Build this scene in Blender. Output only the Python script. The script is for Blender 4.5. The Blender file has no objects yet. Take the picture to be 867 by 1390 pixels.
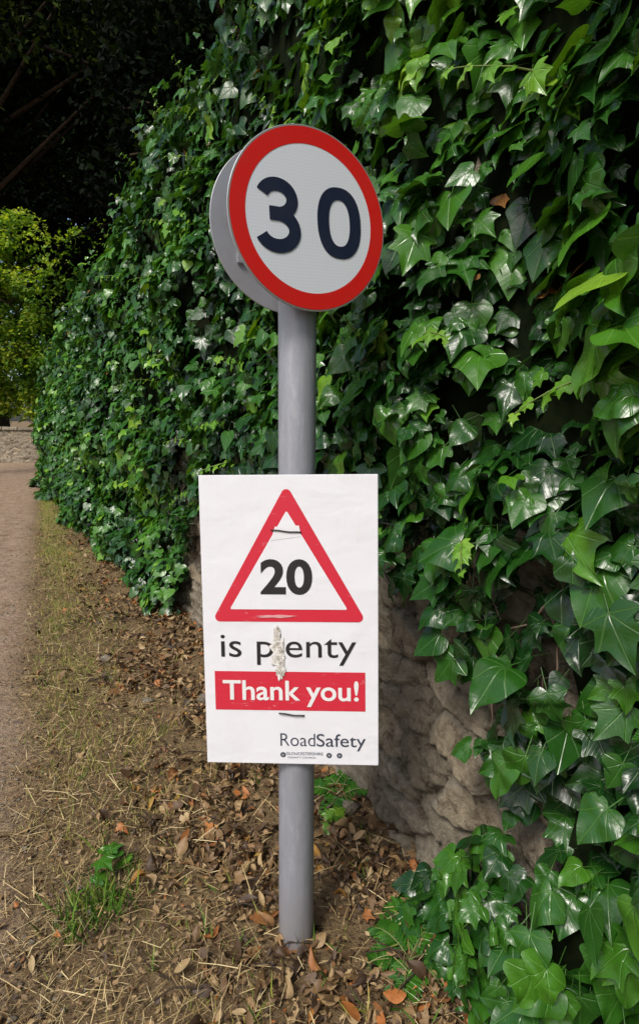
import bpy, math, random
import numpy as np
from mathutils import Vector, Matrix, noise, kdtree
random.seed(7); rng=np.random.default_rng(11)
sc=bpy.context.scene
# ------------------------------------------------------------ helpers
def N(nt,t,**k):
    n=nt.nodes.new(t)
    for a,b in k.items():
        if a=='inp':
            for i,v in b.items(): n.inputs[i].default_value=v
        else: setattr(n,a,b)
    return n
def newmat(name):
    m=bpy.data.materials.new(name); m.use_nodes=True; nt=m.node_tree
    return m,nt,nt.nodes['Principled BSDF'],nt.links.new
def ramp(nt,stops,interp='LINEAR'):
    r=N(nt,'ShaderNodeValToRGB'); cr=r.color_ramp; cr.interpolation=interp
    while len(cr.elements)<len(stops): cr.elements.new(0.5)
    for e,(p,c) in zip(cr.elements,stops):
        e.position=p; e.color=(c[0],c[1],c[2],1)
    return r
def mathn(nt,op,a,b=None,clamp=False):
    n=N(nt,'ShaderNodeMath',operation=op); n.use_clamp=clamp
    for i,v in enumerate((a,b)):
        if v is None: continue
        if isinstance(v,(int,float)): n.inputs[i].default_value=v
        else: nt.links.new(v,n.inputs[i])
    return n.outputs[0]
def mixc(nt,f,a,b,mode='MIX'):
    n=N(nt,'ShaderNodeMix',data_type='RGBA',blend_type=mode)
    for i,v in ((0,f),(6,a),(7,b)):
        if isinstance(v,(int,float)): n.inputs[i].default_value=v
        elif isinstance(v,tuple): n.inputs[i].default_value=(v[0],v[1],v[2],1)
        else: nt.links.new(v,n.inputs[i])
    return n.outputs[2]
def noisen(nt,scale,detail=4,rough=.55,vec=None,dist=0):
    n=N(nt,'ShaderNodeTexNoise',inp={'Scale':scale,'Detail':detail,'Roughness':rough,'Distortion':dist})
    if vec is not None: nt.links.new(vec,n.inputs['Vector'])
    return n.outputs[0]
def bump(nt,h,strength,dist,bsdf):
    b=N(nt,'ShaderNodeBump',inp={'Strength':strength,'Distance':dist}); nt.links.new(h,b.inputs['Height'])
    nt.links.new(b.outputs[0],bsdf.inputs['Normal'])
class Geo:
    def __init__(s): s.v=[];s.f=[];s.uv=[];s.r=[];s.m=[];s.n=0
    def add(s,v,f,uv,r,mi=0):
        s.v.append(v); s.f.append(f+s.n); s.uv.append(uv); s.r.append(r); s.m.append(np.full(len(f),mi)); s.n+=len(v)
    def obj(s,name,mats,smooth=True,parent=None):
        v=np.concatenate(s.v).astype(np.float32); f=np.concatenate(s.f).astype(np.int32)
        uv=np.concatenate(s.uv).astype(np.float32); r=np.concatenate(s.r).astype(np.float32); m=np.concatenate(s.m).astype(np.int32)
        me=bpy.data.meshes.new(name); me.vertices.add(len(v)); me.vertices.foreach_set('co',v.ravel())
        me.loops.add(len(f)*3); me.loops.foreach_set('vertex_index',f.ravel())
        me.polygons.add(len(f)); me.polygons.foreach_set('loop_start',np.arange(0,len(f)*3,3,dtype=np.int32))
        me.update(calc_edges=True)
        u=me.uv_layers.new(name='UVMap'); u.data.foreach_set('uv',uv[f.ravel()].ravel())
        a=me.attributes.new('rnd','FLOAT','POINT'); a.data.foreach_set('value',r)
        for x in mats: me.materials.append(x)
        me.polygons.foreach_set('material_index',m)
        me.polygons.foreach_set('use_smooth',np.full(len(f),smooth))
        me.validate(); me.update()
        o=bpy.data.objects.new(name,me); sc.collection.objects.link(o)
        if parent: o.parent=parent
        return o
def nrm(a): return a/np.maximum(np.linalg.norm(a,axis=1,keepdims=True),1e-9)
def leaves(geo,tmpl,c,t,n,size,rnd,mi=0,curv=None):
    tv,tf=tmpl; c=np.asarray(c);n=nrm(n); t=t-n*np.sum(t*n,axis=1,keepdims=True); t=nrm(t); b=np.cross(t,n)
    M=len(tv); K=len(c)
    if curv is None: curv=np.ones(K)
    sz=size[:,None,None]
    P=c[:,None,:]+sz*(tv[None,:,0:1]*b[:,None,:]+tv[None,:,1:2]*t[:,None,:]+(tv[None,:,2:3]*curv[:,None,None])*n[:,None,:])
    F=tf[None]+ (np.arange(K)*M)[:,None,None]
    uv=np.tile(tv[:,:2]*.5+.5,(K,1))
    geo.add(P.reshape(-1,3),F.reshape(-1,3),uv,np.repeat(rnd,M),mi)
def catmull(pts,k):
    out=[];n=len(pts)
    for i in range(n-1):
        p0=pts[max(i-1,0)];p1=pts[i];p2=pts[i+1];p3=pts[min(i+2,n-1)]
        for j in range(k):
            u=j/k
            out.append(tuple(.5*((2*p1[a])+(-p0[a]+p2[a])*u+(2*p0[a]-5*p1[a]+4*p2[a]-p3[a])*u*u+(-p0[a]+3*p1[a]-3*p2[a]+p3[a])*u**3) for a in (0,1)))
    out.append(pts[-1]); return out
def leaf_template(half,k,zf,rings=(0.5,1.0),centre=(0,.3),petiole=True):
    h=catmull(half,k) if k>1 else list(half)
    loop=h+[(-x,y) for x,y in reversed(h[1:-1])]
    L=len(loop); vs=[(centre[0],centre[1])]; fs=[]
    for r in rings:
        for x,y in loop: vs.append((centre[0]+(x-centre[0])*r,centre[1]+(y-centre[1])*r))
    for i in range(L):
        fs.append((0,1+i,1+(i+1)%L))
        for q in range(len(rings)-1):
            a=1+q*L+i;b=1+q*L+(i+1)%L;c=a+L;d=b+L
            fs+= [(a,c,d),(a,d,b)]
    V=np.array([(x,y,zf(x,y)) for x,y in vs])
    if petiole:
        m=len(V); V=np.vstack([V,[(-.014,.02,0.0),(.014,.02,0.0),(.01,-.55,-.32),(-.01,-.55,-.32)]])
        fs+=[(m,m+1,m+2),(m,m+2,m+3)]
    return V,np.array(fs)
zf=lambda x,y: .22*abs(x)-.55*x*x-.28*(y-.3)**2 + .05*math.sin(9*y+2*x)
zf2=lambda x,y: .30*abs(x)-.75*x*x-.2*(y-.2)**2 + .05*math.sin(8*x+5*y)+.12*x*y
ivy5=[(0,0),(.10,-.13),(.26,-.17),(.46,-.06),(.54,.08),(.38,.20),(.44,.38),(.52,.56),(.28,.58),(.16,.80),(0,1.08)]
ivy3=[(0,0),(.12,-.09),(.32,-.08),(.47,.08),(.49,.28),(.36,.50),(.20,.74),(0,1.02)]
ivyh=[(0,0),(.14,-.12),(.34,-.13),(.50,.02),(.56,.22),(.40,.42),(.22,.70),(0,1.0)]
TF=[leaf_template(ivy5,3,zf),leaf_template(ivy3,3,zf),leaf_template(ivyh,3,zf2)]
TM=[leaf_template(ivy5,2,zf,rings=(1.0,)),leaf_template(ivy3,2,zf,rings=(1.0,)),leaf_template(ivyh,2,zf2,rings=(1.0,))]
TC=[leaf_template(q,1,z_,rings=(1.0,),petiole=False) for q,z_ in ((ivy5,zf),(ivy3,zf),(ivyh,zf2))]
T5f=TM[0]; T5=TC[0]
oval=[(0,0),(.14,.15),(.22,.42),(.17,.72),(0,1)]
TO=leaf_template(oval,2,lambda x,y:.9*x*x-.5*(y-.5)**2+.3*abs(x),rings=(1.0,),centre=(0,.5),petiole=False)
TR=(np.array([(0,0,0),(.3,.45,.06),(0,1,-.05),(-.3,.45,.06)]),np.array([(0,1,2),(0,2,3)]))
TB=(np.array([(-.5,0,0),(.5,0,0),(.35,.5,.06),(-.35,.5,.06),(0,1,.3)]),np.array([(0,1,2),(0,2,3),(3,2,4)]))
def tube(geo,pts,rad,mi=0,sides=7,rnd=.5):
    pts=[Vector(p) for p in pts]; V=[];F=[];UV=[]
    for i,p in enumerate(pts):
        d=(pts[min(i+1,len(pts)-1)]-pts[max(i-1,0)]).normalized()
        a=d.cross(Vector((.3,.2,1)) if abs(d.z)<.9 else Vector((1,0,.1))).normalized(); b=d.cross(a)
        for j in range(sides):
            th=2*math.pi*j/sides; V.append(p+(a*math.cos(th)+b*math.sin(th))*rad[i]); UV.append((j/sides,i*.1))
    for i in range(len(pts)-1):
        for j in range(sides):
            q=i*sides+j; w=i*sides+(j+1)%sides
            F+=[(q,w,w+sides),(q,w+sides,q+sides)]
    geo.add(np.array([tuple(v) for v in V]),np.array(F),np.array(UV),np.full(len(V),rnd),mi)
def meshobj(name,verts,faces,mat,parent=None,smooth=False):
    me=bpy.data.meshes.new(name); me.from_pydata([tuple(v) for v in verts],[],faces); me.materials.append(mat)
    if smooth: me.polygons.foreach_set('use_smooth',[True]*len(me.polygons))
    me.update(); o=bpy.data.objects.new(name,me); sc.collection.objects.link(o)
    if parent: o.parent=parent
    return o
def empty(name,mat):
    e=bpy.data.objects.new(name,None); sc.collection.objects.link(e); e.matrix_world=mat; e.empty_display_size=.1; return e
def fbm(x,y,z,o=3):
    return noise.fractal(Vector((x,y,z)),1.0,2.0,o)

# ------------------------------------------------------------ materials
def ivy_mat(name,stops,gloss=.32,veins=True,trans=.18,spec=.5):
    m,nt,b,L=newmat(name)
    at=N(nt,'ShaderNodeAttribute',attribute_name='rnd')
    r=ramp(nt,stops); L(at.outputs['Fac'],r.inputs[0]); col=r.outputs[0]
    if veins:
        tc=N(nt,'ShaderNodeTexCoord')
        nz=noisen(nt,38,2,.6,tc.outputs['Object'])
        col=mixc(nt,mathn(nt,'MULTIPLY',nz,.6),col,mixc(nt,1.0,col,(.40,.45,.4),'MULTIPLY'))
        uv=N(nt,'ShaderNodeUVMap',uv_map='UVMap'); s=N(nt,'ShaderNodeSeparateXYZ'); L(uv.outputs[0],s.inputs[0])
        x=mathn(nt,'ABSOLUTE',mathn(nt,'MULTIPLY',mathn(nt,'SUBTRACT',s.outputs[0],.5),2.0))
        y=mathn(nt,'MULTIPLY',mathn(nt,'SUBTRACT',s.outputs[1],.5),2.0)
        def dl(th): return mathn(nt,'ABSOLUTE',mathn(nt,'SUBTRACT',mathn(nt,'MULTIPLY',x,math.cos(th)),mathn(nt,'MULTIPLY',y,math.sin(th))))
        d=mathn(nt,'MINIMUM',x,mathn(nt,'MINIMUM',dl(.66),dl(1.45)))
        v=N(nt,'ShaderNodeMapRange',inp={1:.004,2:.022,3:1.0,4:0.0}); L(d,v.inputs[0])
        hb=mathn(nt,'FRACT',mathn(nt,'MULTIPLY',mathn(nt,'SUBTRACT',y,mathn(nt,'MULTIPLY',x,.8)),9.0))
        hv=N(nt,'ShaderNodeMapRange',inp={1:.0,2:.12,3:.18,4:0.0}); L(hb,hv.inputs[0])
        vm=mathn(nt,'MAXIMUM',v.outputs[0],hv.outputs[0])
        light=mixc(nt,1.0,col,(.055,.10,.028),'ADD')
        col=mixc(nt,mathn(nt,'MULTIPLY',vm,.55),col,light)
        bump(nt,mathn(nt,'SUBTRACT',nz,vm),.5,.002,b)
        gm=N(nt,'ShaderNodeNewGeometry'); col=mixc(nt,mathn(nt,'MULTIPLY',gm.outputs['Backfacing'],.25),col,(.08,.16,.04))
        L(mathn(nt,'ADD',mathn(nt,'MULTIPLY',nz,.22),gloss-.1),b.inputs['Roughness'])
    else: b.inputs['Roughness'].default_value=gloss
    L(col,b.inputs['Base Color']); b.inputs['Specular IOR Level'].default_value=spec
    if trans>0:
        out=nt.nodes['Material Output']; tr=N(nt,'ShaderNodeBsdfTranslucent'); L(mixc(nt,1.0,col,(1.7,1.6,.45),'MULTIPLY'),tr.inputs[0])
        mx=N(nt,'ShaderNodeMixShader',inp={0:trans}); L(b.outputs[0],mx.inputs[1]); L(tr.outputs[0],mx.inputs[2]); L(mx.outputs[0],out.inputs[0])
    return m
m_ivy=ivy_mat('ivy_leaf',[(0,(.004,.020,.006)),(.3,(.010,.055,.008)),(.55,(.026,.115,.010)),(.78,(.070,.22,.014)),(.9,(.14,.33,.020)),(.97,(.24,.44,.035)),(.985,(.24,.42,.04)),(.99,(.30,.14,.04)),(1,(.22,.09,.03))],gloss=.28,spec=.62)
m_stem=newmat('ivy_stem'); m_stem[2].inputs['Base Color'].default_value=(.10,.07,.045,1); m_stem[2].inputs['Roughness'].default_value=.8; m_stem=m_stem[0]
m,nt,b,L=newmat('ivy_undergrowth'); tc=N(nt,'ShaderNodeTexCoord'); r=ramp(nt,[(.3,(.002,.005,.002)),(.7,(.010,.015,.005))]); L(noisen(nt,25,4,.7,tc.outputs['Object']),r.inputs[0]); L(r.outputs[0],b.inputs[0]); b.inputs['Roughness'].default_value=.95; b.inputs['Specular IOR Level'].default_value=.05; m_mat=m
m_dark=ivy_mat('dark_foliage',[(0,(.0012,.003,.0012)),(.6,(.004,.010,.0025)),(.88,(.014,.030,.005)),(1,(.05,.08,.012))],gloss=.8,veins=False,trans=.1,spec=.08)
m_green=ivy_mat('green_foliage',[(0,(.02,.055,.010)),(.4,(.08,.18,.018)),(.75,(.22,.36,.035)),(1,(.46,.54,.08))],gloss=.6,veins=False,trans=.45,spec=.2)
m,nt,b,L=newmat('bark'); tc=N(nt,'ShaderNodeTexCoord'); nz=noisen(nt,14,5,.7,tc.outputs['Object'],.6); r=ramp(nt,[(.3,(.02,.015,.011)),(.7,(.08,.057,.04))]); L(nz,r.inputs[0]); L(r.outputs[0],b.inputs[0]); b.inputs['Roughness'].default_value=.9; b.inputs['Specular IOR Level'].default_value=.15; bump(nt,nz,.6,.02,b); m_bark=m
# litter
m,nt,b,L=newmat('dead_leaf'); at=N(nt,'ShaderNodeAttribute',attribute_name='rnd')
r=ramp(nt,[(0,(.035,.020,.011)),(.22,(.085,.050,.026)),(.45,(.17,.105,.052)),(.65,(.32,.21,.10)),(.8,(.48,.36,.19)),(.9,(.26,.12,.045)),(.97,(.48,.18,.05)),(1,(.46,.40,.09))]); L(at.outputs['Fac'],r.inputs[0]); tc=N(nt,'ShaderNodeTexCoord'); nz=noisen(nt,90,3,.6,tc.outputs['Object'])
L(mixc(nt,mathn(nt,'MULTIPLY',nz,.9),r.outputs[0],mixc(nt,1.0,r.outputs[0],(.45,.38,.3),'MULTIPLY')),b.inputs[0]); b.inputs['Roughness'].default_value=.55; b.inputs['Specular IOR Level'].default_value=.35; bump(nt,nz,.4,.002,b); m_litter=m
m,nt,b,L=newmat('straw'); at=N(nt,'ShaderNodeAttribute',attribute_name='rnd'); r=ramp(nt,[(0,(.22,.14,.06)),(.5,(.46,.34,.15)),(1,(.68,.55,.29))]); L(at.outputs['Fac'],r.inputs[0]); L(r.outputs[0],b.inputs[0]); b.inputs['Roughness'].default_value=.6; m_straw=m
m,nt,b,L=newmat('grass_blade'); at=N(nt,'ShaderNodeAttribute',attribute_name='rnd'); r=ramp(nt,[(0,(.03,.10,.012)),(.4,(.10,.22,.022)),(.65,(.27,.32,.045)),(.85,(.48,.40,.12)),(1,(.58,.43,.18))]); L(at.outputs['Fac'],r.inputs[0]); L(r.outputs[0],b.inputs[0]); b.inputs['Roughness'].default_value=.5; m_grass=m
# ground
def soilcol(nt,o,L):
    n1=noisen(nt,2.2,5,.6,o); n2=noisen(nt,45,6,.7,o); n3=noisen(nt,160,3,.7,o)
    r=ramp(nt,[(.3,(.060,.037,.020)),(.55,(.16,.105,.056)),(.75,(.30,.22,.12))]); L(n2,r.inputs[0])
    r2=ramp(nt,[(.35,(.17,.115,.055)),(.65,(.40,.29,.155))]); L(n3,r2.inputs[0])
    return mixc(nt,mathn(nt,'MULTIPLY',n1,.9),r.outputs[0],r2.outputs[0]),n1,n2,n3
m,nt,b,L=newmat('soil'); tc=N(nt,'ShaderNodeTexCoord'); o=tc.outputs['Object']
c,n1,n2,n3=soilcol(nt,o,L)
L(c,b.inputs[0]); b.inputs['Roughness'].default_value=.95; b.inputs['Specular IOR Level'].default_value=.2; bump(nt,mathn(nt,'ADD',n2,mathn(nt,'MULTIPLY',n3,.5)),.9,.025,b); m_soil=m
m,nt,b,L=newmat('dirt_track'); tc=N(nt,'ShaderNodeTexCoord'); o=tc.outputs['Object']
c0,n1,n2,n3=soilcol(nt,o,L); n4=noisen(nt,7,6,.75,o,.5)
r=ramp(nt,[(.28,(.22,.155,.11)),(.48,(.47,.365,.275)),(.72,(.68,.56,.44))]); L(n2,r.inputs[0])
c=mixc(nt,mathn(nt,'MULTIPLY',n3,.7),r.outputs[0],(.26,.185,.13)); r3=ramp(nt,[(.35,(1.08,1.06,1.04)),(.5,(.93,.87,.81)),(.66,(.58,.49,.41))]); L(n4,r3.inputs[0])
c=mixc(nt,1.0,c,r3.outputs[0],'MULTIPLY')
vo=N(nt,'ShaderNodeTexVoronoi',inp={'Scale':55.0}); L(o,vo.inputs['Vector']); rv=ramp(nt,[(.10,(1,1,1)),(.22,(0,0,0))]); L(vo.outputs['Distance'],rv.inputs[0])
c=mixc(nt,mathn(nt,'MULTIPLY',rv.outputs[0],.5),c,(.55,.48,.40))
at=N(nt,'ShaderNodeAttribute',attribute_name='edge'); e=mathn(nt,'ADD',at.outputs['Fac'],mathn(nt,'MULTIPLY',mathn(nt,'SUBTRACT',n4,.5),1.3)); re=ramp(nt,[(.15,(1,1,1)),(.6,(0,0,0))]); L(e,re.inputs[0])
L(mixc(nt,re.outputs[0],c,c0),b.inputs[0]); b.inputs['Roughness'].default_value=.95; b.inputs['Specular IOR Level'].default_value=.2
bump(nt,mathn(nt,'ADD',mathn(nt,'ADD',n2,n4),mathn(nt,'MULTIPLY',rv.outputs[0],.4)),.9,.035,b); m_path=m
# stone
m,nt,b,L=newmat('limestone'); at=N(nt,'ShaderNodeAttribute',attribute_name='rnd'); tc=N(nt,'ShaderNodeTexCoord'); o=tc.outputs['Object']
n1=noisen(nt,16,8,.75,o,.5); n2=noisen(nt,95,5,.8,o); n3=noisen(nt,3,3,.5,o)
r=ramp(nt,[(0,(.13,.105,.075)),(.08,(.21,.175,.13)),(.16,(.38,.335,.26)),(.4,(.50,.45,.36)),(.7,(.60,.54,.44)),(1,(.64,.54,.39))]); L(at.outputs['Fac'],r.inputs[0])
rr=ramp(nt,[(.36,(.34,.31,.28)),(.46,(.78,.75,.71)),(.56,(1.0,.98,.94)),(.68,(1.25,1.22,1.15))]); L(n1,rr.inputs[0])
c=mixc(nt,1.0,r.outputs[0],rr.outputs[0],'MULTIPLY'); c=mixc(nt,mathn(nt,'MULTIPLY',n2,.7),c,mixc(nt,1.0,c,(.42,.39,.36),'MULTIPLY'))
rm=ramp(nt,[(.55,(0,0,0)),(.7,(1,1,1))]); L(n3,rm.inputs[0]); c=mixc(nt,mathn(nt,'MULTIPLY',rm.outputs[0],.25),c,(.12,.13,.05))
L(c,b.inputs[0]); b.inputs['Roughness'].default_value=.92; b.inputs['Specular IOR Level'].default_value=.15; bump(nt,mathn(nt,'ADD',n1,mathn(nt,'MULTIPLY',n2,.5)),1.0,.05,b); m_stone=m
# metals / signs
def flat(name,col,rough=.5,metal=0,dirt=.12,dcol=(.25,.22,.18),scale=9,bstr=.0):
    m,nt,b,L=newmat(name); tc=N(nt,'ShaderNodeTexCoord'); o=tc.outputs['Object']
    a=noisen(nt,scale,6,.7,o,.5); c2=noisen(nt,scale*9,4,.7,o)
    rr=ramp(nt,[(.45,(0,0,0)),(.8,(1,1,1))]); L(a,rr.inputs[0])
    f=mathn(nt,'MULTIPLY',mathn(nt,'ADD',rr.outputs[0],mathn(nt,'MULTIPLY',c2,.3)),dirt)
    L(mixc(nt,f,col,dcol),b.inputs[0]); b.inputs['Metallic'].default_value=metal
    L(mathn(nt,'ADD',mathn(nt,'MULTIPLY',c2,.2),rough-.1),b.inputs['Roughness'])
    if bstr: bump(nt,c2,bstr,.002,b)
    return m
m,nt,b,L=newmat('pole_paint'); tc=N(nt,'ShaderNodeTexCoord'); o=tc.outputs['Object']
mp=N(nt,'ShaderNodeMapping',inp={'Scale':(6,6,1.2)}); L(o,mp.inputs[0]); a=noisen(nt,9,6,.75,mp.outputs[0],.4); a2=noisen(nt,60,4,.7,o)
r=ramp(nt,[(.35,(.25,.26,.29)),(.55,(.29,.30,.335)),(.72,(.36,.37,.40))]); L(a,r.inputs[0])
sp=ramp(nt,[(.66,(0,0,0)),(.72,(1,1,1))]); L(a2,sp.inputs[0]); c=mixc(nt,mathn(nt,'MULTIPLY',sp.outputs[0],.5),r.outputs[0],(.15,.13,.11))
s=N(nt,'ShaderNodeSeparateXYZ'); L(o,s.inputs[0]); mr=N(nt,'ShaderNodeMapRange',inp={1:.02,2:.22,3:.7,4:0.0}); L(s.outputs[2],mr.inputs[0])
c=mixc(nt,mathn(nt,'MULTIPLY',mr.outputs[0],mathn(nt,'MULTIPLY',a,1.2),True),c,(.17,.125,.085)); L(c,b.inputs[0]); b.inputs['Roughness'].default_value=.40; b.inputs['Metallic'].default_value=.1; bump(nt,a2,.1,.002,b); m_pole=m
m_alu=flat('grey_sign_back',(.38,.40,.44),.45,.3,.35)
m_rim=flat('sign_edge',(.25,.25,.24),.5,.2,.4)
m_red=flat('sign_red',(.62,.012,.010),.35,0,.16,(.35,.05,.04),14)
m_navy=flat('sign_digit',(.008,.014,.040),.38,0,.05)
m_black=flat('black_print',(.016,.015,.018),.5,0,.05)
m_slate=flat('slate_print',(.045,.055,.085),.5,0,.05)
m_tie=flat('cable_tie',(.01,.01,.01),.4,0,.05)
m,nt,b,L=newmat('reflective_white'); tc=N(nt,'ShaderNodeTexCoord'); vo=N(nt,'ShaderNodeTexVoronoi',feature='DISTANCE_TO_EDGE',inp={'Scale':130.0,'Randomness':0.0}); L(tc.outputs['Object'],vo.inputs['Vector'])
v=N(nt,'ShaderNodeMapRange',inp={1:.0,2:.12,3:1.0,4:0.0}); L(vo.outputs[0],v.inputs[0]); nz=noisen(nt,12,5,.6,tc.outputs['Object'])
c=mixc(nt,mathn(nt,'MULTIPLY',v.outputs[0],.5),(.66,.71,.78),(.86,.88,.91)); c=mixc(nt,mathn(nt,'MULTIPLY',nz,.10),c,(.5,.48,.42)); L(c,b.inputs[0]); b.inputs['Roughness'].default_value=.35; m_refl=m
m,nt,b,L=newmat('corrugated_plastic'); tc=N(nt,'ShaderNodeTexCoord'); o=tc.outputs['Object']
mp=N(nt,'ShaderNodeMapping',inp={'Scale':(1.0,1.6,1.0)}); L(o,mp.inputs[0]); cre=noisen(nt,5,3,.5,mp.outputs[0],.3)
nz=noisen(nt,8,7,.75,o,.6); rr=ramp(nt,[(.52,(0,0,0)),(.72,(1,1,1))]); L(nz,rr.inputs[0])
mp2=N(nt,'ShaderNodeMapping',inp={'Scale':(14.0,1.2,1.0)}); L(o,mp2.inputs[0]); st=noisen(nt,5,5,.7,mp2.outputs[0]); rs=ramp(nt,[(.58,(0,0,0)),(.8,(1,1,1))]); L(st,rs.inputs[0])
sp=noisen(nt,120,3,.7,o); rsp=ramp(nt,[(.70,(0,0,0)),(.76,(1,1,1))]); L(sp,rsp.inputs[0])
c=mixc(nt,mathn(nt,'MULTIPLY',rr.outputs[0],.20),(.78,.79,.83),(.58,.56,.54)); c=mixc(nt,mathn(nt,'MULTIPLY',rs.outputs[0],.20),c,(.5,.46,.40)); c=mixc(nt,mathn(nt,'MULTIPLY',rsp.outputs[0],.35),c,(.35,.32,.28))
L(c,b.inputs[0]); b.inputs['Roughness'].default_value=.38; bump(nt,cre,.25,.02,b); m_poster=m
m,nt,b,L=newmat('faded_red_print'); tc=N(nt,'ShaderNodeTexCoord'); o=tc.outputs['Object']
mp=N(nt,'ShaderNodeMapping',inp={'Scale':(3,9,1)}); L(o,mp.inputs[0]); nz=noisen(nt,7,8,.75,mp.outputs[0],.8); rr=ramp(nt,[(.61,(0,0,0)),(.66,(1,1,1))]); L(nz,rr.inputs[0]); n5=noisen(nt,6,4,.6,o)
c=mixc(nt,mathn(nt,'MULTIPLY',n5,.4),(.60,.016,.042),(.64,.06,.08)); c=mixc(nt,mathn(nt,'MULTIPLY',rr.outputs[0],.5),c,(.75,.62,.60)); L(c,b.inputs[0]); b.inputs['Roughness'].default_value=.42; m_pred=m
m,nt,b,L=newmat('torn_patch'); tc=N(nt,'ShaderNodeTexCoord'); nz=noisen(nt,55,6,.75,tc.outputs['Object'],.6); r=ramp(nt,[(.35,(.24,.19,.13)),(.47,(.56,.53,.47)),(.56,(.82,.81,.79))]); L(nz,r.inputs[0]); L(r.outputs[0],b.inputs[0]); b.inputs['Roughness'].default_value=.8; bump(nt,nz,.8,.004,b); m_torn=m

# ------------------------------------------------------------ layout functions
def Xw(Y): return 1.3-.52*Y-.004*max(0,Y-4)**2
def Xp(Y): return -.07-.467*Y
def frame(Y):
    s=.52+.008*max(0,Y-4); n=Vector((-1,-s,0)).normalized(); t=Vector((-s,1,0)).normalized(); return n,t
def W(Y,z,d):
    n,t=frame(Y); return Vector((Xw(Y),Y,z))+n*d
def gh(x,y):
    if y<-1 or y>14: return 0.0
    xp,xw=Xp(y),Xw(y); w=(x-xp)/(xw-xp)
    if w<=0 or w>1.5: return 0.0
    k=min(1,w*5)*min(1,(14-y))
    return k*(.02*noise.noise(Vector((x*2.3,y*2.3,1)))+.012*noise.noise(Vector((x*9,y*9,4)))+.012*w)
def axis(lo,hi,flo,fhi,st):
    a=list(np.arange(flo,fhi,st)); s=st; x=flo
    left=[]
    while x>lo: s*=1.5; x-=s; left.append(max(x,lo))
    s=st; x=a[-1]; right=[]
    while x<hi: s*=1.5; x+=s; right.append(min(x,hi))
    return left[::-1]+a+right
xs=axis(-400,400,-6.0,2.0,.04); ys=axis(-400,600,.2,10.5,.04)
V=[(x,y,gh(x,y)) for y in ys for x in xs]; nx=len(xs)
F=[(j*nx+i,j*nx+i+1,(j+1)*nx+i+1,(j+1)*nx+i) for j in range(len(ys)-1) for i in range(nx-1)]
meshobj('ground',V,F,m_soil,smooth=True)
V=[];F=[];ED=[];rows=list(np.arange(-4,7,.04))+list(np.arange(7,24,.15)); cs=list(np.arange(0,1.4,.04))+[1.6,2,2.4,2.8,3.2,3.6,4.2]; C=len(cs)-1
for y in rows:
    e=Xp(y)+.05+.12*noise.noise(Vector((y*1.3,0,0)))+.07*noise.noise(Vector((y*6,3,0)))
    for i,q in enumerate(cs):
        x=e-q; V.append((x,y,.004+min(1,q*6)*(.004+.006*noise.noise(Vector((x*3,y*3,2)))+.005*abs(noise.noise(Vector((x*11,y*11,5))))))); ED.append(min(1,q/.5))
for j in range(len(rows)-1):
    for i in range(C):
        a=j*(C+1)+i; F.append((a,a+C+1,a+C+2,a+1))
po=meshobj('dirt_path',V,F,m_path,smooth=True); a=po.data.attributes.new('edge','FLOAT','POINT'); a.data.foreach_set('value',ED)

# ------------------------------------------------------------ stone walls (rubble relief)
def rubble(name,fpos,ua,za,sx,sz,depth,seed,thick,rough=1.0):
    r=random.Random(seed); kd_pts=[]
    u0,u1,z0,z1=ua[0],ua[-1],za[0],za[-1]
    row=z0-.1
    while row<z1+.3:
        hgt=sz*r.uniform(.7,1.35); u=u0-.3
        while u<u1+.3:
            w=sx*r.uniform(.45,1.55); kd_pts.append((u+w/2,row+hgt/2+r.uniform(-.4,.4)*hgt,r.random(),r.uniform(.45,1),r.uniform(-.25,.25),r.uniform(-.3,.3))); u+=w
        row+=hgt
    kd=kdtree.KDTree(len(kd_pts)); asp=sx/sz
    for i,p in enumerate(kd_pts): kd.insert((p[0]/asp,p[1],0),i)
    kd.balance(); V=[];R=[]
    for z in za:
        for u in ua:
            q=Vector((u*6,z*6,seed)); du=.04*noise.noise(q)+.014*noise.noise(q*5); dz=.035*noise.noise(q+Vector((9,3,1)))+.014*noise.noise(q*5+Vector((2,3,1)))
            res=kd.find_n(((u+du)/asp,z+dz,0),2); e=res[1][2]-res[0][2]; k=kd_pts[res[0][1]]
            h0=min(1,e/(sz*.20)); hh=h0**.5
            tilt=(u-k[0])*k[4]+(z-k[1])*k[5]
            d=depth*(hh*k[3])+hh*tilt*rough+rough*(.014*noise.noise(Vector((u*12,z*12,2)))+.010*noise.noise(Vector((u*28,z*28,2)))+.006*noise.noise(Vector((u*70,z*70,2))))
            V.append(tuple(fpos(u,z,d))); R.append(min(.16+k[2]*.84,h0*.9+.0))
    nu=len(ua); F=[]
    for j in range(len(za)-1):
        for i in range(nu-1):
            a=j*nu+i; F+=[(a,a+1,a+nu+1),(a,a+nu+1,a+nu)]
    n0=len(V)
    for z in (za[0],za[-1]):
        for u in ua: V.append(tuple(fpos(u,z,-thick))); R.append(.4)
    top=(len(za)-1)*nu
    for i in range(nu-1):
        a=top+i; b2=n0+nu+i; F+=[(a,a+1,b2+1),(a,b2+1,b2)]
        c=n0+i; F+=[(c,b2,b2+1),(c,b2+1,c+1)]
    for e in (0,nu-1):
        for j in range(len(za)-1):
            a=j*nu+e; F.append((a,a+nu,n0+e if j<1 else n0+nu+e))
    g=Geo(); V=np.array(V); g.add(V,np.array(F),V[:,:2],np.array(R)); return g.obj(name,[m_stone])
ua=np.concatenate([np.arange(-2,1.2,.12),np.arange(1.2,4.8,.008),np.arange(4.8,13.3,.1)])
za=np.concatenate([np.arange(-.1,1.25,.008),np.arange(1.25,2.75,.1)])
rubble('stone_wall',lambda u,z,d:W(u,z,d-.03),ua,za,.27,.125,.05,3,.4)
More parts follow.
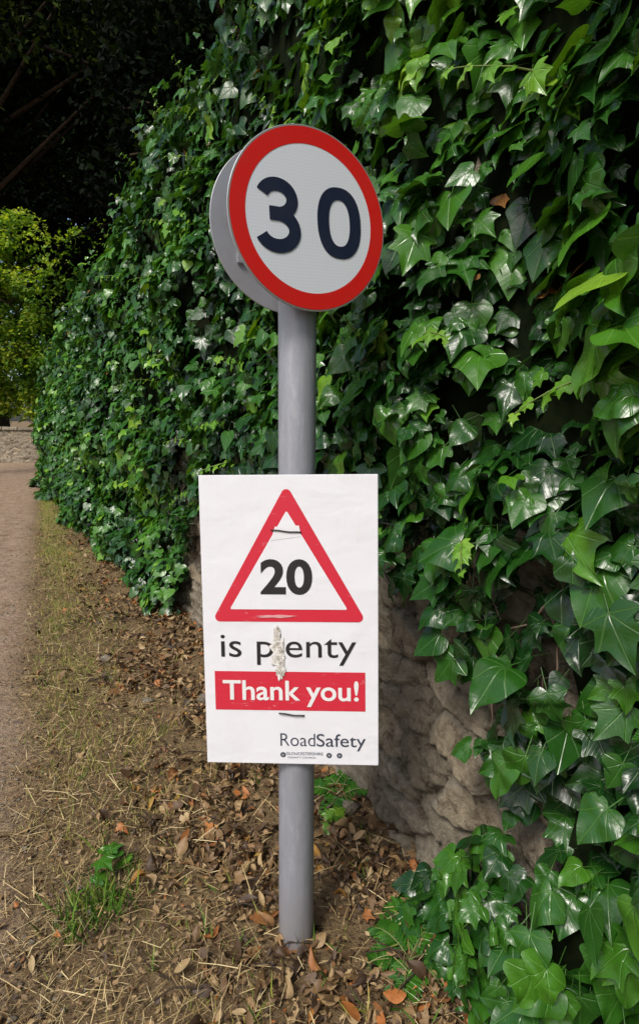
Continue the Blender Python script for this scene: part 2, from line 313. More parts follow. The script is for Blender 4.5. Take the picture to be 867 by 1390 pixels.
ua=np.arange(-24,-8.6,.06); za=np.arange(-.05,1.16,.04)
lw=rubble('stone_wall.001',lambda u,z,d:Vector((u,20.6-d+.03*(u+8),z)),ua,za,.45,.13,.05,5,.4,.5)
V=[];F=[];r=random.Random(2);x=-24
while x<-8.6:
    w=r.uniform(.35,.7); z=1.15+r.uniform(0,.02); h=r.uniform(.07,.11); yb=20.6+.03*(x+8)
    k=len(V); e=.012
    for zz,ins in ((z,0),(z+h-.02,0),(z+h,.03)):
        V+=[(x+e+ins,yb-.09+ins,zz),(x+w-e-ins,yb-.09+ins,zz),(x+w-e-ins,yb+.42-ins,zz),(x+e+ins,yb+.42-ins,zz)]
    for q in (0,4):
        for a in range(4): F.append((k+q+a,k+q+(a+1)%4,k+q+4+(a+1)%4,k+q+4+a))
    F+= [(k+8,k+9,k+10,k+11),(k+3,k+2,k+1,k)]
    x+=w
cp=meshobj('coping',V,F,m_stone,parent=lw); a=cp.data.attributes.new('rnd','FLOAT','POINT'); a.data.foreach_set('value',[.3+.5*((i//12*37)%11)/11 for i in range(len(V))])

# ------------------------------------------------------------ ivy
def H(Y):
    pts=[(-3,3.4),(3.3,3.4),(4.4,3.6),(5.0,3.75),(5.8,3.2),(7.5,3.1),(10.5,2.85),(12.2,2.2),(13.4,1.5)]
    return float(np.interp(Y,[p[0] for p in pts],[p[1] for p in pts]))+.25*noise.noise(Vector((Y*1.7,5,0)))+.1*noise.noise(Vector((Y*6,5,0)))
def bare(Y,z):
    nn=.09*noise.noise(Vector((Y*5,z*5,7)))
    top=float(np.interp(Y,[1.40,1.50,1.62,1.8,2.0,2.6,4.0,4.35,4.4],[0,.70,.88,1.02,1.10,1.06,.85,.4,0]))
    low=float(np.interp(Y,[1.4,1.5,1.62,1.82],[.6,.42,.22,-.1]))
    return low<z+nn<top
def bulge(Y,z):
    b=.12+.20*fbm(Y*1.5,z*1.5,3.3,2)+.10*noise.noise(Vector((Y*5,z*5,1)))
    if Y>4: b+=min(.2,(Y-4)*.06)*(1+1.2*noise.noise(Vector((Y*1.1,z*1.3,8))))
    if Y<1.8 and z<.6: b+=.10*(.6-z)/.6
    if Y<1.35 and z>1.7: b+=.14*min(1,(z-1.7)/.6)*min(1,(1.35-Y)/.4)
    if 1.2<Y<2.7 and z>1.0: b=min(b,.17)
    return max(.02,b)
ivy=Geo()
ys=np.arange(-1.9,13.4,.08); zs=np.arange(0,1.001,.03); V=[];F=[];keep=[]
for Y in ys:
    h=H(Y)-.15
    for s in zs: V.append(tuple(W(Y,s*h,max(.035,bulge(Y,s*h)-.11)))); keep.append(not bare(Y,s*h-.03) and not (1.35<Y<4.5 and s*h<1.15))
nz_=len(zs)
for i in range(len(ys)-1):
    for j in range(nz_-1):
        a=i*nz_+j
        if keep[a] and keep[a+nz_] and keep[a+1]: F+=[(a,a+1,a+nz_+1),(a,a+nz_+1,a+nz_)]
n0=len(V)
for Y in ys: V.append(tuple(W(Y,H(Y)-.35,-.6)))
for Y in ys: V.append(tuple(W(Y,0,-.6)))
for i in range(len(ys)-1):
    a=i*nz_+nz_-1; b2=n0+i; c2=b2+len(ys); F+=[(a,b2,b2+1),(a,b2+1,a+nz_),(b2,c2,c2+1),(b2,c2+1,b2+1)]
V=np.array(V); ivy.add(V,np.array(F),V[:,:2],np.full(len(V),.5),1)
def ivyset(cnt,ylo,yhi,sz,TT,seed):
    r=np.random.default_rng(seed); out={0:[],1:[],2:[]}
    for _ in range(cnt):
        Y=r.uniform(ylo,yhi); h=H(Y)+.12; z=r.uniform(0.0,1.0)*h
        if bare(Y,z-.02): continue
        lay=r.random()**.7
        thin=noise.noise(Vector((Y*4,z*4,17)))
        if lay>.4 and thin<-.25: continue
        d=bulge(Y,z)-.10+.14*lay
        edge=h-z
        if edge<.35: d+=-(.35-edge)*r.uniform(-.3,1.8)
        d=max(d,.03)
        p=W(Y,z,d); n,t=frame(Y)
        gx=(bulge(Y+.05,z)-bulge(Y-.05,z))/.1; gz=(bulge(Y,z+.05)-bulge(Y,z-.05))/.1
        nn=n*1.0-t*gx*.8-Vector((0,0,1))*gz*.8+Vector((0,0,.55))
        nn=Vector(nn)+Vector(r.normal(0,.40,3))
        tt=Vector((0,0,-1))+n*.4+t*r.normal(0,.65)+Vector(r.normal(0,.2,3))
        s=sz*(.40+1.0*r.random()**1.4)
        if Y<1.7: s*=1.0+.14*min(1,(1.7-Y)/.5)
        patch=noise.noise(Vector((Y*1.3,z*1.3,2)))
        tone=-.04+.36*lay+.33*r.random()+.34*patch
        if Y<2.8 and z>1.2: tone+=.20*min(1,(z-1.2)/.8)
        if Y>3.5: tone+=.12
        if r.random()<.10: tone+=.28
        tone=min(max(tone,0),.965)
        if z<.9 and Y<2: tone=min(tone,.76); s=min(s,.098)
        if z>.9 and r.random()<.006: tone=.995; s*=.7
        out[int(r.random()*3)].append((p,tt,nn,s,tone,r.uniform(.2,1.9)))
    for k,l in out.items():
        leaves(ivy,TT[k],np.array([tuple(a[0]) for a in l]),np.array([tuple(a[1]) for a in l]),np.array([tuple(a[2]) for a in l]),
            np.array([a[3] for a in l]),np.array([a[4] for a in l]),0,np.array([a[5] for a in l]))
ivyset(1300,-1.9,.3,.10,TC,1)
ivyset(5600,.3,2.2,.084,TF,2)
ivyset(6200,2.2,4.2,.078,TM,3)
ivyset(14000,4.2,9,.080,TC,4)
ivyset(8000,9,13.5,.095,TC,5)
r=np.random.default_rng(9)
for k in range(70):
    Y=r.uniform(1.3,4.5); z=r.uniform(.8,1.3); pts=[]
    for j in range(8):
        pts.append(W(Y,z,.07+.04*r.random())); Y+=r.normal(0,.03); z-=r.uniform(.01,.06)
        if bare(Y,z+.12) : break
    if len(pts)>2: tube(ivy,pts,[.003]*len(pts),2,5)
def sprig(Y,z,d0,dirv,ln,cnt,sz=.05):
    n,t=frame(Y); p=W(Y,z,d0); dv=(n*dirv[0]+t*dirv[1]+Vector((0,0,dirv[2]))).normalized(); pts=[]
    for j in range(cnt+1):
        pts.append(p.copy()); dv=(dv+Vector((0,0,-.07))+Vector(r.normal(0,.06,3))).normalized(); p=p+dv*(ln/cnt)
    tube(ivy,pts,[.0025*(1-.6*j/cnt) for j in range(cnt+1)],3,5)
    c=np.array([tuple(q) for q in pts]); K=len(c)
    td=np.array([tuple(dv+t*(.9 if j%2 else -.9)+Vector((0,0,-.5))) for j in range(K)]); nd=np.array([tuple(n+Vector((0,0,.6))+Vector(r.normal(0,.2,3))) for j in range(K)])
    leaves(ivy,T5f,c,td,nd,sz*np.linspace(1.15,.45,K),r.uniform(.86,.975,K),0)
sprig(1.75,1.70,.15,(.5,-.8,.25),.32,7,.055)
sprig(1.95,1.72,.15,(.6,-.3,.5),.2,5,.045)
sprig(1.9,1.22,.15,(.5,.3,-.3),.2,5,.05)
sprig(1.55,1.2,.15,(.6,-.6,.1),.25,6,.05)
sprig(1.3,2.15,.15,(.6,.2,.3),.25,6,.07)
sprig(1.15,1.6,.14,(.4,.7,-.1),.25,6,.06)
for k in range(40):
    Y=r.uniform(2.5,12.5); sprig(Y,H(Y)-.05,.05,(r.uniform(-.3,.6),r.uniform(-.8,.8),r.uniform(.3,1)),r.uniform(.2,.45),7,.07)
for k in range(10): sprig(13.3,r.uniform(.3,1.8),.1,(.3,1,.3),.4,7,.08)
for k in range(40):
    Y=r.uniform(2.4,11); z=r.uniform(.9,H(Y)-.3); sprig(Y,z,bulge(Y,z),(.7,r.uniform(-.8,.8),r.uniform(-.3,.5)),.22,5,.06)
m_gs=newmat('green_stem'); m_gs[2].inputs['Base Color'].default_value=(.16,.22,.06,1); m_gs=m_gs[0]
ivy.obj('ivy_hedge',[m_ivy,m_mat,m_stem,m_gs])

# ------------------------------------------------------------ verge litter, straw, grass
def verge_pts(cnt,f,ylo=.7,yhi=10,seed=0):
    r=np.random.default_rng(seed); o=[]
    while len(o)<cnt:
        y=ylo+(yhi-ylo)*r.random()**1.9; w=r.uniform(-.1,1.05)
        if r.random()>f(w,y): continue
        x=Xp(y)+w*(Xw(y)-Xp(y)); o.append((x,y,gh(x,y)))
    return np.array(o),r
g=Geo()
lf=lambda w,y: max(.05,min(1,(w-.16+.25*noise.noise(Vector((y*1.7,w*2,9))))*1.7))*(1 if y<6 else .5)*(.25+.75*(noise.noise(Vector((w*3.5,y*2.5,1)))>-.12))
for T_,cnt_,sd_ in (((TO[0]*np.array([.85,1,1]),TO[1]),7500,21),((TO[0]*np.array([1.35,1,1.3]),TO[1]),3600,26),((T5[0]*np.array([.75,1,1.5]),T5[1]),900,27)):
    P,r=verge_pts(cnt_,lf,seed=sd_)
    K=len(P); th=r.uniform(0,6.283,K); P[:,2]+=r.uniform(.003,.032,K)
    t=np.stack([np.cos(th),np.sin(th),r.normal(0,.3,K)],1); n=np.stack([r.normal(0,.55,K),r.normal(0,.55,K),np.ones(K)],1)
    leaves(g,T_,P,t,n,.012+.055*r.random(K)**1.9,r.random(K)**.95*.99,0,r.uniform(-2,3,K))
P,r=verge_pts(20000,lambda w,y: .9 if w<.6 else .6,ylo=.8,yhi=8,seed=24)
K=len(P); P[:,0]-=np.abs(r.normal(0,.12,K))*(r.random(K)<.4); th=r.uniform(0,6.283,K); P[:,2]+=r.uniform(.004,.028,K)
t=np.stack([np.cos(th),np.sin(th),r.normal(0,.2,K)],1); n=np.stack([r.normal(0,.4,K),r.normal(0,.4,K),np.ones(K)],1)
leaves(g,TR,P,t,n,r.uniform(.005,.022,K),r.uniform(.1,.9,K),0)
g.obj('leaf_litter',[m_litter])
g=Geo()
P,r=verge_pts(15000,lambda w,y: .95 if w<.45 else .45,seed=23)
K=len(P); th=r.uniform(0,6.283,K); P[:,2]+=r.uniform(.006,.036,K)
t=np.stack([np.cos(th),np.sin(th),r.normal(0,.12,K)],1); n=np.stack([r.normal(0,.3,K),r.normal(0,.3,K),np.ones(K)],1)
Tst=(np.array([(-.011,0,0),(.011,0,0),(.011,.5,.03),(-.011,.5,.03),(.007,1,0),(-.007,1,0)]),np.array([(0,1,2),(0,2,3),(3,2,4),(3,4,5)]))
Tst2=(Tst[0]*np.array([1.8,1,1]),Tst[1]); h=K//2
leaves(g,Tst,P[:h],t[:h],n[:h],.02+.10*r.random(h)**2.0,r.random(h),0)
leaves(g,Tst2,P[h:],t[h:],n[h:],.012+.05*r.random(K-h)**1.6,r.random(K-h),0)
K=7500; y=.8+11*r.random(K)**1.5; x=np.array([Xp(q) for q in y])+.1-np.abs(r.normal(0,.55,K)); P=np.stack([x,y,np.full(K,.016)+r.uniform(0,.006,K)],1); th=r.uniform(0,6.283,K)
t=np.stack([np.cos(th),np.sin(th),r.normal(0,.04,K)],1); n=np.stack([r.normal(0,.15,K),r.normal(0,.15,K),np.ones(K)],1)
leaves(g,Tst,P,t,n,r.uniform(.012,.055,K),r.random(K),0)
g.obj('straw',[m_straw])
g=Geo()
def tuft(x,y,cnt,h,spread,tone,r):
    c=np.stack([x+r.normal(0,spread,cnt),y+r.normal(0,spread,cnt),np.full(cnt,gh(x,y)-.003)],1)
    t=np.stack([r.normal(0,.55,cnt),r.normal(0,.55,cnt),np.ones(cnt)],1); n=np.stack([r.normal(0,1,cnt),r.normal(0,1,cnt),np.full(cnt,.3)],1)
    sz=h*r.uniform(.4,1.1,cnt)
    T=(TB[0]*np.array([.06,1,1]),TB[1])
    leaves(g,T,c,t,n,sz,np.clip(tone+r.normal(0,.2,cnt),0,1),0)
r=np.random.default_rng(31)
for k in range(800):
    y=2.0+9.3*r.random()**.9; w=abs(r.normal(.14,.19)); x=Xp(y)+w*(Xw(y)-Xp(y)); tuft(x,y,17,.06,.055,.66,r)
for k in range(160):
    y=1.1+2*r.random(); w=r.uniform(-.05,.45); x=Xp(y)+w*(Xw(y)-Xp(y)); tuft(x,y,9,.05,.04,.78,r)
for k in range(24): tuft(-.70+r.normal(0,.05),1.70+r.normal(0,.08),12,.11,.03,.35,r)
for k in range(26): tuft(r.uniform(-.5,.35),r.uniform(1.25,2.6),6,.09,.015,.45,r)
g.obj('grass',[m_grass])
g=Geo()
def rosette(x,y,cnt,s,tone,T=T5f,lift=.35):
    a=r.uniform(0,6.283,cnt); c=np.stack([x+r.normal(0,s*.5,cnt),y+r.normal(0,s*.5,cnt),gh(x,y)+r.uniform(.02,.07,cnt)],1)
    t=np.stack([np.cos(a),np.sin(a),np.full(cnt,lift)],1); n=np.stack([r.normal(0,.3,cnt),r.normal(-.2,.3,cnt),np.ones(cnt)],1)
    leaves(g,T,c,t,n,s*r.uniform(.6,1.2,cnt),np.clip(tone+r.normal(0,.1,cnt),0,.95),0)
rosette(-.72,1.83,7,.06,.75); rosette(.03,2.05,5,.05,.85); rosette(-.30,2.6,5,.05,.7)
rosette(-.45,3.1,6,.05,.8); rosette(.34,1.60,8,.05,.5)
g.obj('weeds',[m_ivy])
g=Geo()
def frond(x,y,ang,ln):
    pts=[];dv=Vector((math.cos(ang),math.sin(ang),.9)).normalized();p=Vector((x,y,gh(x,y)))
    for j in range(15): pts.append(p.copy()); dv=(dv+Vector((0,0,-.11))).normalized(); p=p+dv*ln/14
    tube(g,pts,[.0018]*15,1,4)
    c=[];t=[];s=[]
    for j in range(2,15):
        d=(pts[j]-pts[j-1]).normalized(); side=d.cross(Vector((0,0,1))).normalized()
        for sg in (-1,1): c.append(tuple(pts[j])); t.append(tuple(side*sg+d*.35)); s.append(ln*.26*math.sin(math.pi*(j+1)/17)+.006)
    c=np.array(c); K=len(c); leaves(g,(TO[0]*np.array([.9,1,.4]),TO[1]),c,np.array(t),np.tile([0,-.1,1.0],(K,1))+r.normal(0,.1,(K,3)),np.array(s),r.uniform(.5,.75,K),0)
for x,y in ((.36,1.64),(.25,1.50),(.08,2.2)):
    for k in range(6): frond(x,y,k*1.05+r.uniform(-.3,.3),r.uniform(.12,.2))
g.obj('fern',[m_ivy,m_gs])
g=Geo()
for k in range(140):
    y=1+3.5*r.random()**1.4; w=r.uniform(.1,1); x=Xp(y)+w*(Xw(y)-Xp(y)); a=r.uniform(0,6.28); ln=r.uniform(.05,.22); z=gh(x,y)+.022
    tube(g,[(x,y,z),(x+ln*.5*math.cos(a),y+ln*.5*math.sin(a),z+.012),(x+ln*math.cos(a+.2),y+ln*math.sin(a+.2),z)],[.003,.0025,.0015],0,5)
g.obj('twigs',[m_bark])
g=Geo()
import bmesh
bm=bmesh.new(); bmesh.ops.create_icosphere(bm,subdivisions=1,radius=1); bm.verts.ensure_lookup_table()
iv=np.array([tuple(v.co) for v in bm.verts]); jf=np.array([[v.index for v in f.verts] for f in bm.faces]); bm.free()
for k in range(1300):
    y=.9+9*r.random()**1.7; x=Xp(y)+.15-abs(r.normal(0,.7)); s=r.uniform(.003,.011)
    v=iv*(1+r.normal(0,.12,(len(iv),1)))*np.array([s*r.uniform(.8,1.5),s,s*.6])+np.array([x,y,.012]); g.add(v,jf,v[:,:2],np.full(len(v),r.uniform(.1,.8)))
for k in range(14):
    y=1.9+3*r.random(); w=r.uniform(.3,.98); x=Xp(y)+w*(Xw(y)-Xp(y)); s=r.uniform(.02,.05)
    v=iv*(1+r.normal(0,.12,(len(iv),1)))*np.array([s*1.3,s,s*.7])+np.array([x,y,.01]); g.add(v,jf,v[:,:2],np.full(len(v),r.uniform(.1,.6)))
g.obj('pebbles',[m_stone])

# ------------------------------------------------------------ trees
def tree(name,base,cc,rad,nclump,nleaf,lsz,mat,seed,trunk=.22,spread=.55,low=-1.0,bright=0.):
    r=np.random.default_rng(seed); g=Geo(); base=np.array(base,float); cc=np.array(cc,float); rad=np.array(rad,float)
    cl=[]
    while len(cl)<nclump:
        p=r.uniform(-1,1,3); q=np.linalg.norm(p)
        if q>1 or q<.25 or p[2]<low: continue
        cl.append(cc+p*rad*(.82+.3*r.random()))
    cl=np.array(cl)
    top=Vector(cc+np.array([0,0,rad[2]*.5])); b=Vector(base); mid=[b.lerp(top,k/6)+Vector((r.normal(0,.12),r.normal(0,.12),0))*(k>0) for k in range(7)]
    tube(g,mid,[trunk*(1.25 if k==0 else 1-.13*k) for k in range(7)],1,10)
    for p in cl[::2]:
        k=r.integers(2,6); a=mid[k]; e=Vector(p); m1=a.lerp(e,.5)+Vector((0,0,.25)); tube(g,[a,m1,e],[trunk*.35,trunk*.2,trunk*.06],1,6)
    per=nleaf//nclump
    for p in cl:
        s=spread*r.uniform(.6,1.3); K=per
        d=nrm(r.normal(0,1,(K,3)))*(s*r.random((K,1))**.45)*np.array([1.15,1.15,.7]); c=p+d
        t=r.normal(0,1,(K,3))+np.array([0,0,-.5]); n=r.normal(0,.6,(K,3))+np.array([0,0,.7])+nrm(d)*.6
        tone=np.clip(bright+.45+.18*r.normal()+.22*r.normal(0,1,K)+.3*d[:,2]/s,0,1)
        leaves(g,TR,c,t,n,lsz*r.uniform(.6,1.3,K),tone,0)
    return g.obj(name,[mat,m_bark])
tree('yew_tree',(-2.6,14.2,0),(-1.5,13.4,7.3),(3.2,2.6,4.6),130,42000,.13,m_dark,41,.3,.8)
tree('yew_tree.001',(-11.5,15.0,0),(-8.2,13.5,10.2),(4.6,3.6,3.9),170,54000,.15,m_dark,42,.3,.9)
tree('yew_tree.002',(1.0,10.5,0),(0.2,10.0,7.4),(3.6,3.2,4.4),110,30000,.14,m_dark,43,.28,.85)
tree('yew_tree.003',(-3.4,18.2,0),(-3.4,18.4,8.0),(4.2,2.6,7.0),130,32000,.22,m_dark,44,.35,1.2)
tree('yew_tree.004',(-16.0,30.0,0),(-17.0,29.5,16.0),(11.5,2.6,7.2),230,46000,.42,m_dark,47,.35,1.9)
tree('ash_tree',(-13.5,23.0,0),(-12.6,23.0,5.6),(3.6,2.0,4.6),120,30000,.17,m_green,45,.2,.75,bright=.18)
tree('ash_tree.001',(-9.5,24.0,0),(-8.9,23.4,4.8),(2.8,2.0,4.2),120,28000,.17,m_green,46,.2,.7,bright=.05)
tree('ash_tree.002',(-18.5,26.0,0),(-18.0,26.0,5.8),(4.5,2.6,5.2),110,22000,.22,m_green,48,.2,.9,bright=.1)
g=Geo()
r=np.random.default_rng(55)
for k in range(330):
    x=r.uniform(-45,30); y=34+r.uniform(-2,4)+abs(x+8)*.02; z=r.uniform(.5,26); K=170; s=r.uniform(1.5,2.8)
    d=nrm(r.normal(0,1,(K,3)))*(s*r.random((K,1))**.5); c=np.array([x,y,z])+d
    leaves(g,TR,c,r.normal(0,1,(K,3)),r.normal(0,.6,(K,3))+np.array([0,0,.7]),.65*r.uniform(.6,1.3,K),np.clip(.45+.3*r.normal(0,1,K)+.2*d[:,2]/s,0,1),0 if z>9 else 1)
for x in range(-44,30,4): tube(g,[(x,36,0),(x+.4,36,9),(x,36,22)],[.3,.2,.05],2,7)
g.obj('distant_trees',[m_dark,m_green,m_bark])
g=Geo(); tube(g,[(-3.0,9.8,6.5),(-2.55,9.4,6.25),(-2.1,9.0,5.75)],[.022,.018,.006],0,6); tube(g,[(-2.9,9.5,5.55),(-2.3,9.2,5.5),(-1.8,9.0,5.45)],[.016,.013,.005],0,6)
g.obj('dead_branch',[m_bark])

# ------------------------------------------------------------ pole
pb=Vector((-.068,1.575,-.05)); pt=Vector((-.056,1.575,2.13)); V=[];F=[];S=48
prof=[(0,.052),(.02,.0505),(.3,.05),(1.2,.05),(2.17,.05),(2.18,.047),(2.182,.0)]
for h,rr_ in prof:
    c=pb.lerp(pt,h/2.18)
    for j in range(S): V.append((c.x+rr_*math.cos(2*math.pi*j/S),c.y+rr_*math.sin(2*math.pi*j/S),c.z if h<=2.18 else pb.z+h))
for i in range(len(prof)-1):
    for j in range(S):
        a=i*S+j;b2=i*S+(j+1)%S;F.append((a,b2,b2+S,a+S))
pole=meshobj('sign_pole',V,F,m_pole,smooth=True)
def axisX(z): return pb.lerp(pt,(z+.05)/2.18)

def disc(name,R,z0,z1,mat,parent,S=96,r0=0,bev=0):
    V=[];F=[]
    if r0==0:
        rings=[(0.0001,z1),(R-bev,z1),(R,z1-bev),(R,z0+bev),(R-bev,z0),(0.0001,z0)] if z0!=z1 else [(0.0001,z1),(R,z1)]
    else: rings=[(r0,z1),(R,z1)]
    for rr_,z in rings:
        for j in range(S): V.append((rr_*math.cos(2*math.pi*j/S),rr_*math.sin(2*math.pi*j/S),z))
    for i in range(len(rings)-1):
        for j in range(S):
            a=i*S+j;b2=i*S+(j+1)%S;F.append((a,a+S,b2+S,b2))
    return meshobj(name,V,F,mat,parent)
def ribbon(name,pts,w,z,mat,parent):
    V=[];F=[];n=len(pts)
    for i in range(n):
        a=Vector(pts[max(i-1,0)]);b2=Vector(pts[min(i+1,n-1)]);d=(b2-a).normalized();q=Vector((-d.y,d.x))*w/2;p=Vector(pts[i])
        V+=[(p.x+q.x,p.y+q.y,z),(p.x-q.x,p.y-q.y,z)]
    for i in range(n-1): F.append((2*i,2*i+1,2*i+3,2*i+2))
    return meshobj(name,V,F,mat,parent)
def boxo(name,lo,hi,mat,parent,bev=.002):
    bm=bmesh.new(); bmesh.ops.create_cube(bm,size=1)
    for v in bm.verts: v.co=Vector([(lo[i]+hi[i])/2+v.co[i]*(hi[i]-lo[i]) for i in range(3)])
    bmesh.ops.bevel(bm,geom=bm.edges[:],offset=bev,segments=2,affect='EDGES'); me=bpy.data.meshes.new(name); bm.to_mesh(me); bm.free(); me.materials.append(mat)
    o=bpy.data.objects.new(name,me); sc.collection.objects.link(o); o.parent=parent; return o
def frameM(c,yaw,roll=0):
    a=math.radians(yaw); R=Vector((math.cos(a),math.sin(a),0));U=Vector((0,0,1));Nn=R.cross(U)
    M=Matrix(((R.x,U.x,Nn.x,c[0]),(R.y,U.y,Nn.y,c[1]),(R.z,U.z,Nn.z,c[2]),(0,0,0,1)))
    return M@Matrix.Rotation(math.radians(roll),4,'Z')
def sign(name,M,R,rail=.019):
    e=empty(name,M)
    disc('plate',R,-.004,0,m_alu,e,bev=.001)
    disc('edge_band',R-.0012,0,.0006,m_rim,e,r0=R*.965)
    disc('white_face',R*.83,0,.0007,m_refl,e,r0=.0001)
    disc('red_ring',R*.978,0,.0013,m_red,e,r0=R*.80)
    a1=[(-.092+.040*math.cos(math.radians(t)),.0380+.0335*math.sin(math.radians(t))) for t in range(160,-91,-8)]+[(-.114,.0045)]
    a2=[(-.114,.0047)]+[(-.094+.046*math.cos(math.radians(t)),-.0325+.0372*math.sin(math.radians(t))) for t in range(90,-161,-8)]
    ribbon('digit_3_upper',a1,.031,.0021,m_navy,e); ribbon('digit_3_lower',a2,.032,.0024,m_navy,e)
    V=[];F=[];S=72
    for hw,hh in ((.064,.086),(.0305,.056)):
        for j in range(S):
            t=2*math.pi*j/S; ex=.86; cx=math.copysign(abs(math.cos(t))**ex,math.cos(t)); cy=math.copysign(abs(math.sin(t))**ex,math.sin(t)); V.append((.080+hw*cx,hh*cy,.0021))
    for j in range(S): F.append((j,(j+1)%S,S+(j+1)%S,S+j))
    meshobj('digit_0',V,F,m_navy,e)
    for z in (-.09,.09):
        boxo('channel_rail',(-.15,z-.015,-rail),(.15,z+.015,-.004),m_alu,e)
        boxo('clip',(-.066,z-.012,-.034),(-.056,z+.012,-rail),m_rim,e); boxo('clip',(.056,z-.012,-.034),(.066,z+.012,-rail),m_rim,e)
    return e
sign('speed_limit_sign',frameM((-.020,1.503,1.988),30,3),.219)
sign('speed_limit_sign.001',frameM((-.084,1.632,2.003),210,0),.219,.012)
for z in (1.90,2.08):
    c=axisX(z); V=[];F=[];S=48
    for rr_,dz in ((.0515,-.012),(.0555,-.012),(.0555,.012),(.0515,.012)):
        for j in range(S): V.append((c.x+rr_*math.cos(2*math.pi*j/S),c.y+rr_*math.sin(2*math.pi*j/S),z+dz))
    for i in range(4):
        for j in range(S):
            a=i*S+j;b2=i*S+(j+1)%S;k=((i+1)%4-i)*S;F.append((a,b2,b2+k,a+k))
    meshobj('pole_clamp',V,F,m_alu,pole,smooth=False)

# ------------------------------------------------------------ poster
PW,PH=.464,.787
pe=empty('road_safety_poster',frameM((-.078,1.512,.966),-3,.66))
def PX(u): return (u-.5)*PW
def PY(v): return (.5-v)*PH
boxo('board',(-PW/2,-PH/2,-.0045),(PW/2,PH/2,0),m_poster,pe,.0012)
def poly(name,pts,z,mat): return meshobj(name,[(x,y,z) for x,y in pts],[tuple(range(len(pts)))],mat,pe)
def rtri(a,b2,c,rad):
    out=[];P=[Vector(a),Vector(b2),Vector(c)]
    for i in range(3):
        p=P[i];q=(P[i-1]-p).normalized();s=(P[(i+1)%3]-p).normalized();h=q.angle(s)/2;d=rad/math.tan(h);cen=p+(q+s).normalized()*rad/math.sin(h)
        p0=p+q*d-cen;p1=p+s*d-cen;a0=math.atan2(p0.y,p0.x);a1=math.atan2(p1.y,p1.x)
        da=(a1-a0+math.pi)%(2*math.pi)-math.pi
        for k in range(9): t=a0+da*k/8; out.append((cen.x+rad*math.cos(t),cen.y+rad*math.sin(t)))
    return out
A=(PX(.491),PY(.030));B=(PX(.052),PY(.496));C=(PX(.935),PY(.496))
poly('warning_triangle',rtri(A,B,C,.013),.0008,m_pred)
A=(PX(.491),PY(.118));B=(PX(.158),PY(.453));C=(PX(.828),PY(.453))
poly('triangle_field',rtri(A,B,C,.003),.0016,m_poster)
poly('red_band',[(PX(.059),PY(.807)),(PX(.926),PY(.807)),(PX(.926),PY(.670)),(PX(.059),PY(.670))],.0008,m_pred)
def text(name,body,ref,u0,u1,vt,vb,z,mat,bold=0.0,space=1.0):
    def mk(s):
        cu=bpy.data.curves.new('t','FONT'); cu.body=s; cu.size=1; cu.offset=bold; cu.space_character=space; cu.resolution_u=6
        o=bpy.data.objects.new('t',cu); sc.collection.objects.link(o); bpy.context.view_layer.update()
        me=bpy.data.meshes.new_from_object(o.evaluated_get(bpy.context.evaluated_depsgraph_get())); bpy.data.objects.remove(o)
        return me
    mr=mk(ref); ch=max(v.co.y for v in mr.vertices); me=mk(body); xs_=[v.co.x for v in me.vertices]; a,b2=min(xs_),max(xs_)
    sx=(PX(u1)-PX(u0))/(b2-a); sy=(PY(vt)-PY(vb))/ch
    for v in me.vertices: v.co=((v.co.x-a)*sx+PX(u0),v.co.y*sy+PY(vb),z)
    me.name=name; me.materials.clear(); me.materials.append(mat); o=bpy.data.objects.new(name,me); sc.collection.objects.link(o); o.parent=pe
    if me.polygons and me.polygons[0].normal.z<0: me.flip_normals()
    return o
m_wtxt=flat('white_print',(.8,.8,.8),.45,0,.1)
text('number_20','20','2',.336,.631,.281,.396,.0024,m_black,.032,1.02)
text('caption_is_plenty','is plenty','l',.099,.876,.537,.619,.001,m_black,.0)
text('caption_thank_you','Thank you!','T',.105,.888,.701,.769,.0018,m_wtxt,.016)
text('caption_road','Road','R',.433,.635,.889,.934,.001,m_slate,-.006)
text('caption_safety','Safety','S',.643,.927,.889,.934,.001,m_slate,.002)
text('small_print','GLOUCESTERSHIRE','G',.465,.68,.956,.966,.001,m_slate,0)
text('small_print_line','COUNTY COUNCIL','C',.475,.64,.972,.978,.001,m_slate,0)
for u in (.447,.715,.775):
    V=[(PX(u)+.0075*math.cos(k*.5236),PY(.966)+.0075*math.sin(k*.5236)) for k in range(12)]; poly('crest',V,.001,m_slate)
    V=[(PX(u)+.0035*math.cos(k*.5236),PY(.966)+.0035*math.sin(k*.5236)) for k in range(12)]; poly('crest_centre',V,.0014,m_alu)
def blob(name,cu_,cv_,w,h,z,mat,seed):
    pts=[]
    for k in range(60):
        t=2*math.pi*k/60; q=1+.55*noise.noise(Vector((math.cos(t)*2.2,math.sin(t)*2.2,seed)))+.25*noise.noise(Vector((math.cos(t)*9,math.sin(t)*9,seed)))
        pts.append((PX(cu_)+w*q*math.cos(t),PY(cv_)+h*q*math.sin(t)))
    return poly(name,pts,z,mat)
blob('scuff',.432,.60,.018,.040,.0030,m_torn,1.3); blob('scuff',.425,.54,.009,.026,.0033,m_torn,5.1); blob('scuff',.44,.665,.013,.022,.0036,m_torn,8.1); blob('scuff',.41,.63,.012,.014,.0039,m_torn,3.7)
blob('faded_scuff',.42,.476,.045,.004,.0026,flat('faded_print',(.66,.30,.31),.6,0,.3,(.8,.6,.6),30),2.2)
m_tape=flat('tape',(.80,.80,.83),.25,0,.08)
poly('tape_patch',[(PX(.40),PY(.218)),(PX(.572),PY(.205)),(PX(.56),PY(.168)),(PX(.425),PY(.172))],.0024,m_tape)
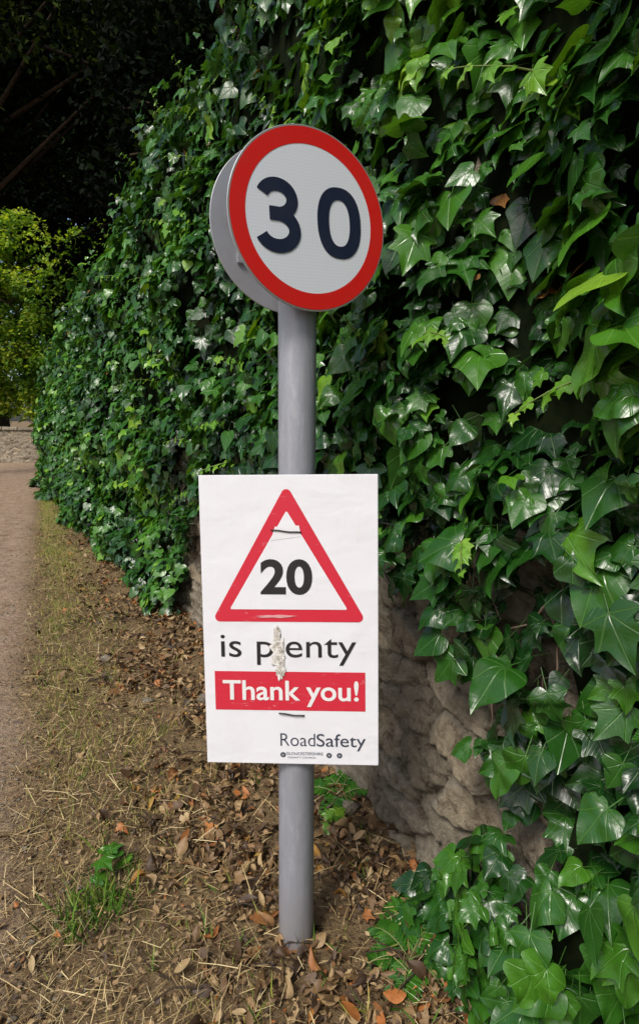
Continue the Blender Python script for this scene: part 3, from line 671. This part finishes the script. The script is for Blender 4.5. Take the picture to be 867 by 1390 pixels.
for i,(v,u0,u1) in enumerate(((.187,.40,.572),(.820,.425,.575))):
    z0=PY(v); x0,x1=PX(u0),PX(u1); M=pe.matrix_world.inverted(); zc=.966+PY(v); c=M@axisX(zc)
    pts=[(x0,z0+.003,-.003),(x0+.002,z0+.003,.0035)]+[(x0+(x1-x0)*k/8,z0+.003-.006*k/8+.001*math.sin(k),.0045) for k in range(1,8)]+[(x1-.002,z0-.003,.0035),(x1,z0-.003,-.003)]
    for k in range(0,13):
        t=math.radians(10-200*k/12); pts.append((c.x+.0535*math.cos(t),z0,c.z+.0535*math.sin(t)))
    pts.append(pts[0]); g=Geo(); tube(g,pts,[.0020]*len(pts),0,6); o=g.obj('cable_tie',[m_tie],parent=pe)
g=Geo(); z0=PY(.17); tube(g,[(c.x+.05,z0,c.z),(.15,z0+.004,-.03),(.25,z0+.002,-.028),(.275,z0-.006,-.03)],[.002]*4,0,6); g.obj('cable_tie_tail',[m_tie],parent=pe)

# ------------------------------------------------------------ light, sky, camera
w=bpy.data.worlds.new('World'); sc.world=w; w.use_nodes=True; nt=w.node_tree
sky=N(nt,'ShaderNodeTexSky',sky_type='NISHITA'); sky.sun_disc=False; sky.sun_elevation=math.radians(50); sky.sun_rotation=math.radians(212); sky.air_density=1.0; sky.dust_density=3.5; sky.ozone_density=1.2
nt.links.new(sky.outputs[0],nt.nodes['Background'].inputs[0]); nt.nodes['Background'].inputs[1].default_value=.15
sl=bpy.data.lights.new('sun','SUN'); sl.energy=2.9; sl.angle=math.radians(16); sl.color=(1,.96,.90)
so=bpy.data.objects.new('sun',sl); sc.collection.objects.link(so)
az=math.radians(212); el=math.radians(50); sd=Vector((math.sin(az)*math.cos(el),math.cos(az)*math.cos(el),math.sin(el)))
so.rotation_euler=sd.to_track_quat('Z','Y').to_euler(); so.location=sd*20
cam=bpy.data.cameras.new('camera'); co=bpy.data.objects.new('camera',cam); sc.collection.objects.link(co)
co.location=(0,0,1.5); co.rotation_euler=(math.radians(90-5.71),0,0); cam.lens=20.72; cam.sensor_width=36; cam.shift_y=-.0324; cam.clip_end=2000; cam.clip_start=.02
sc.camera=co
sc.view_settings.view_transform='Standard'; sc.view_settings.look='None'; sc.view_settings.exposure=0
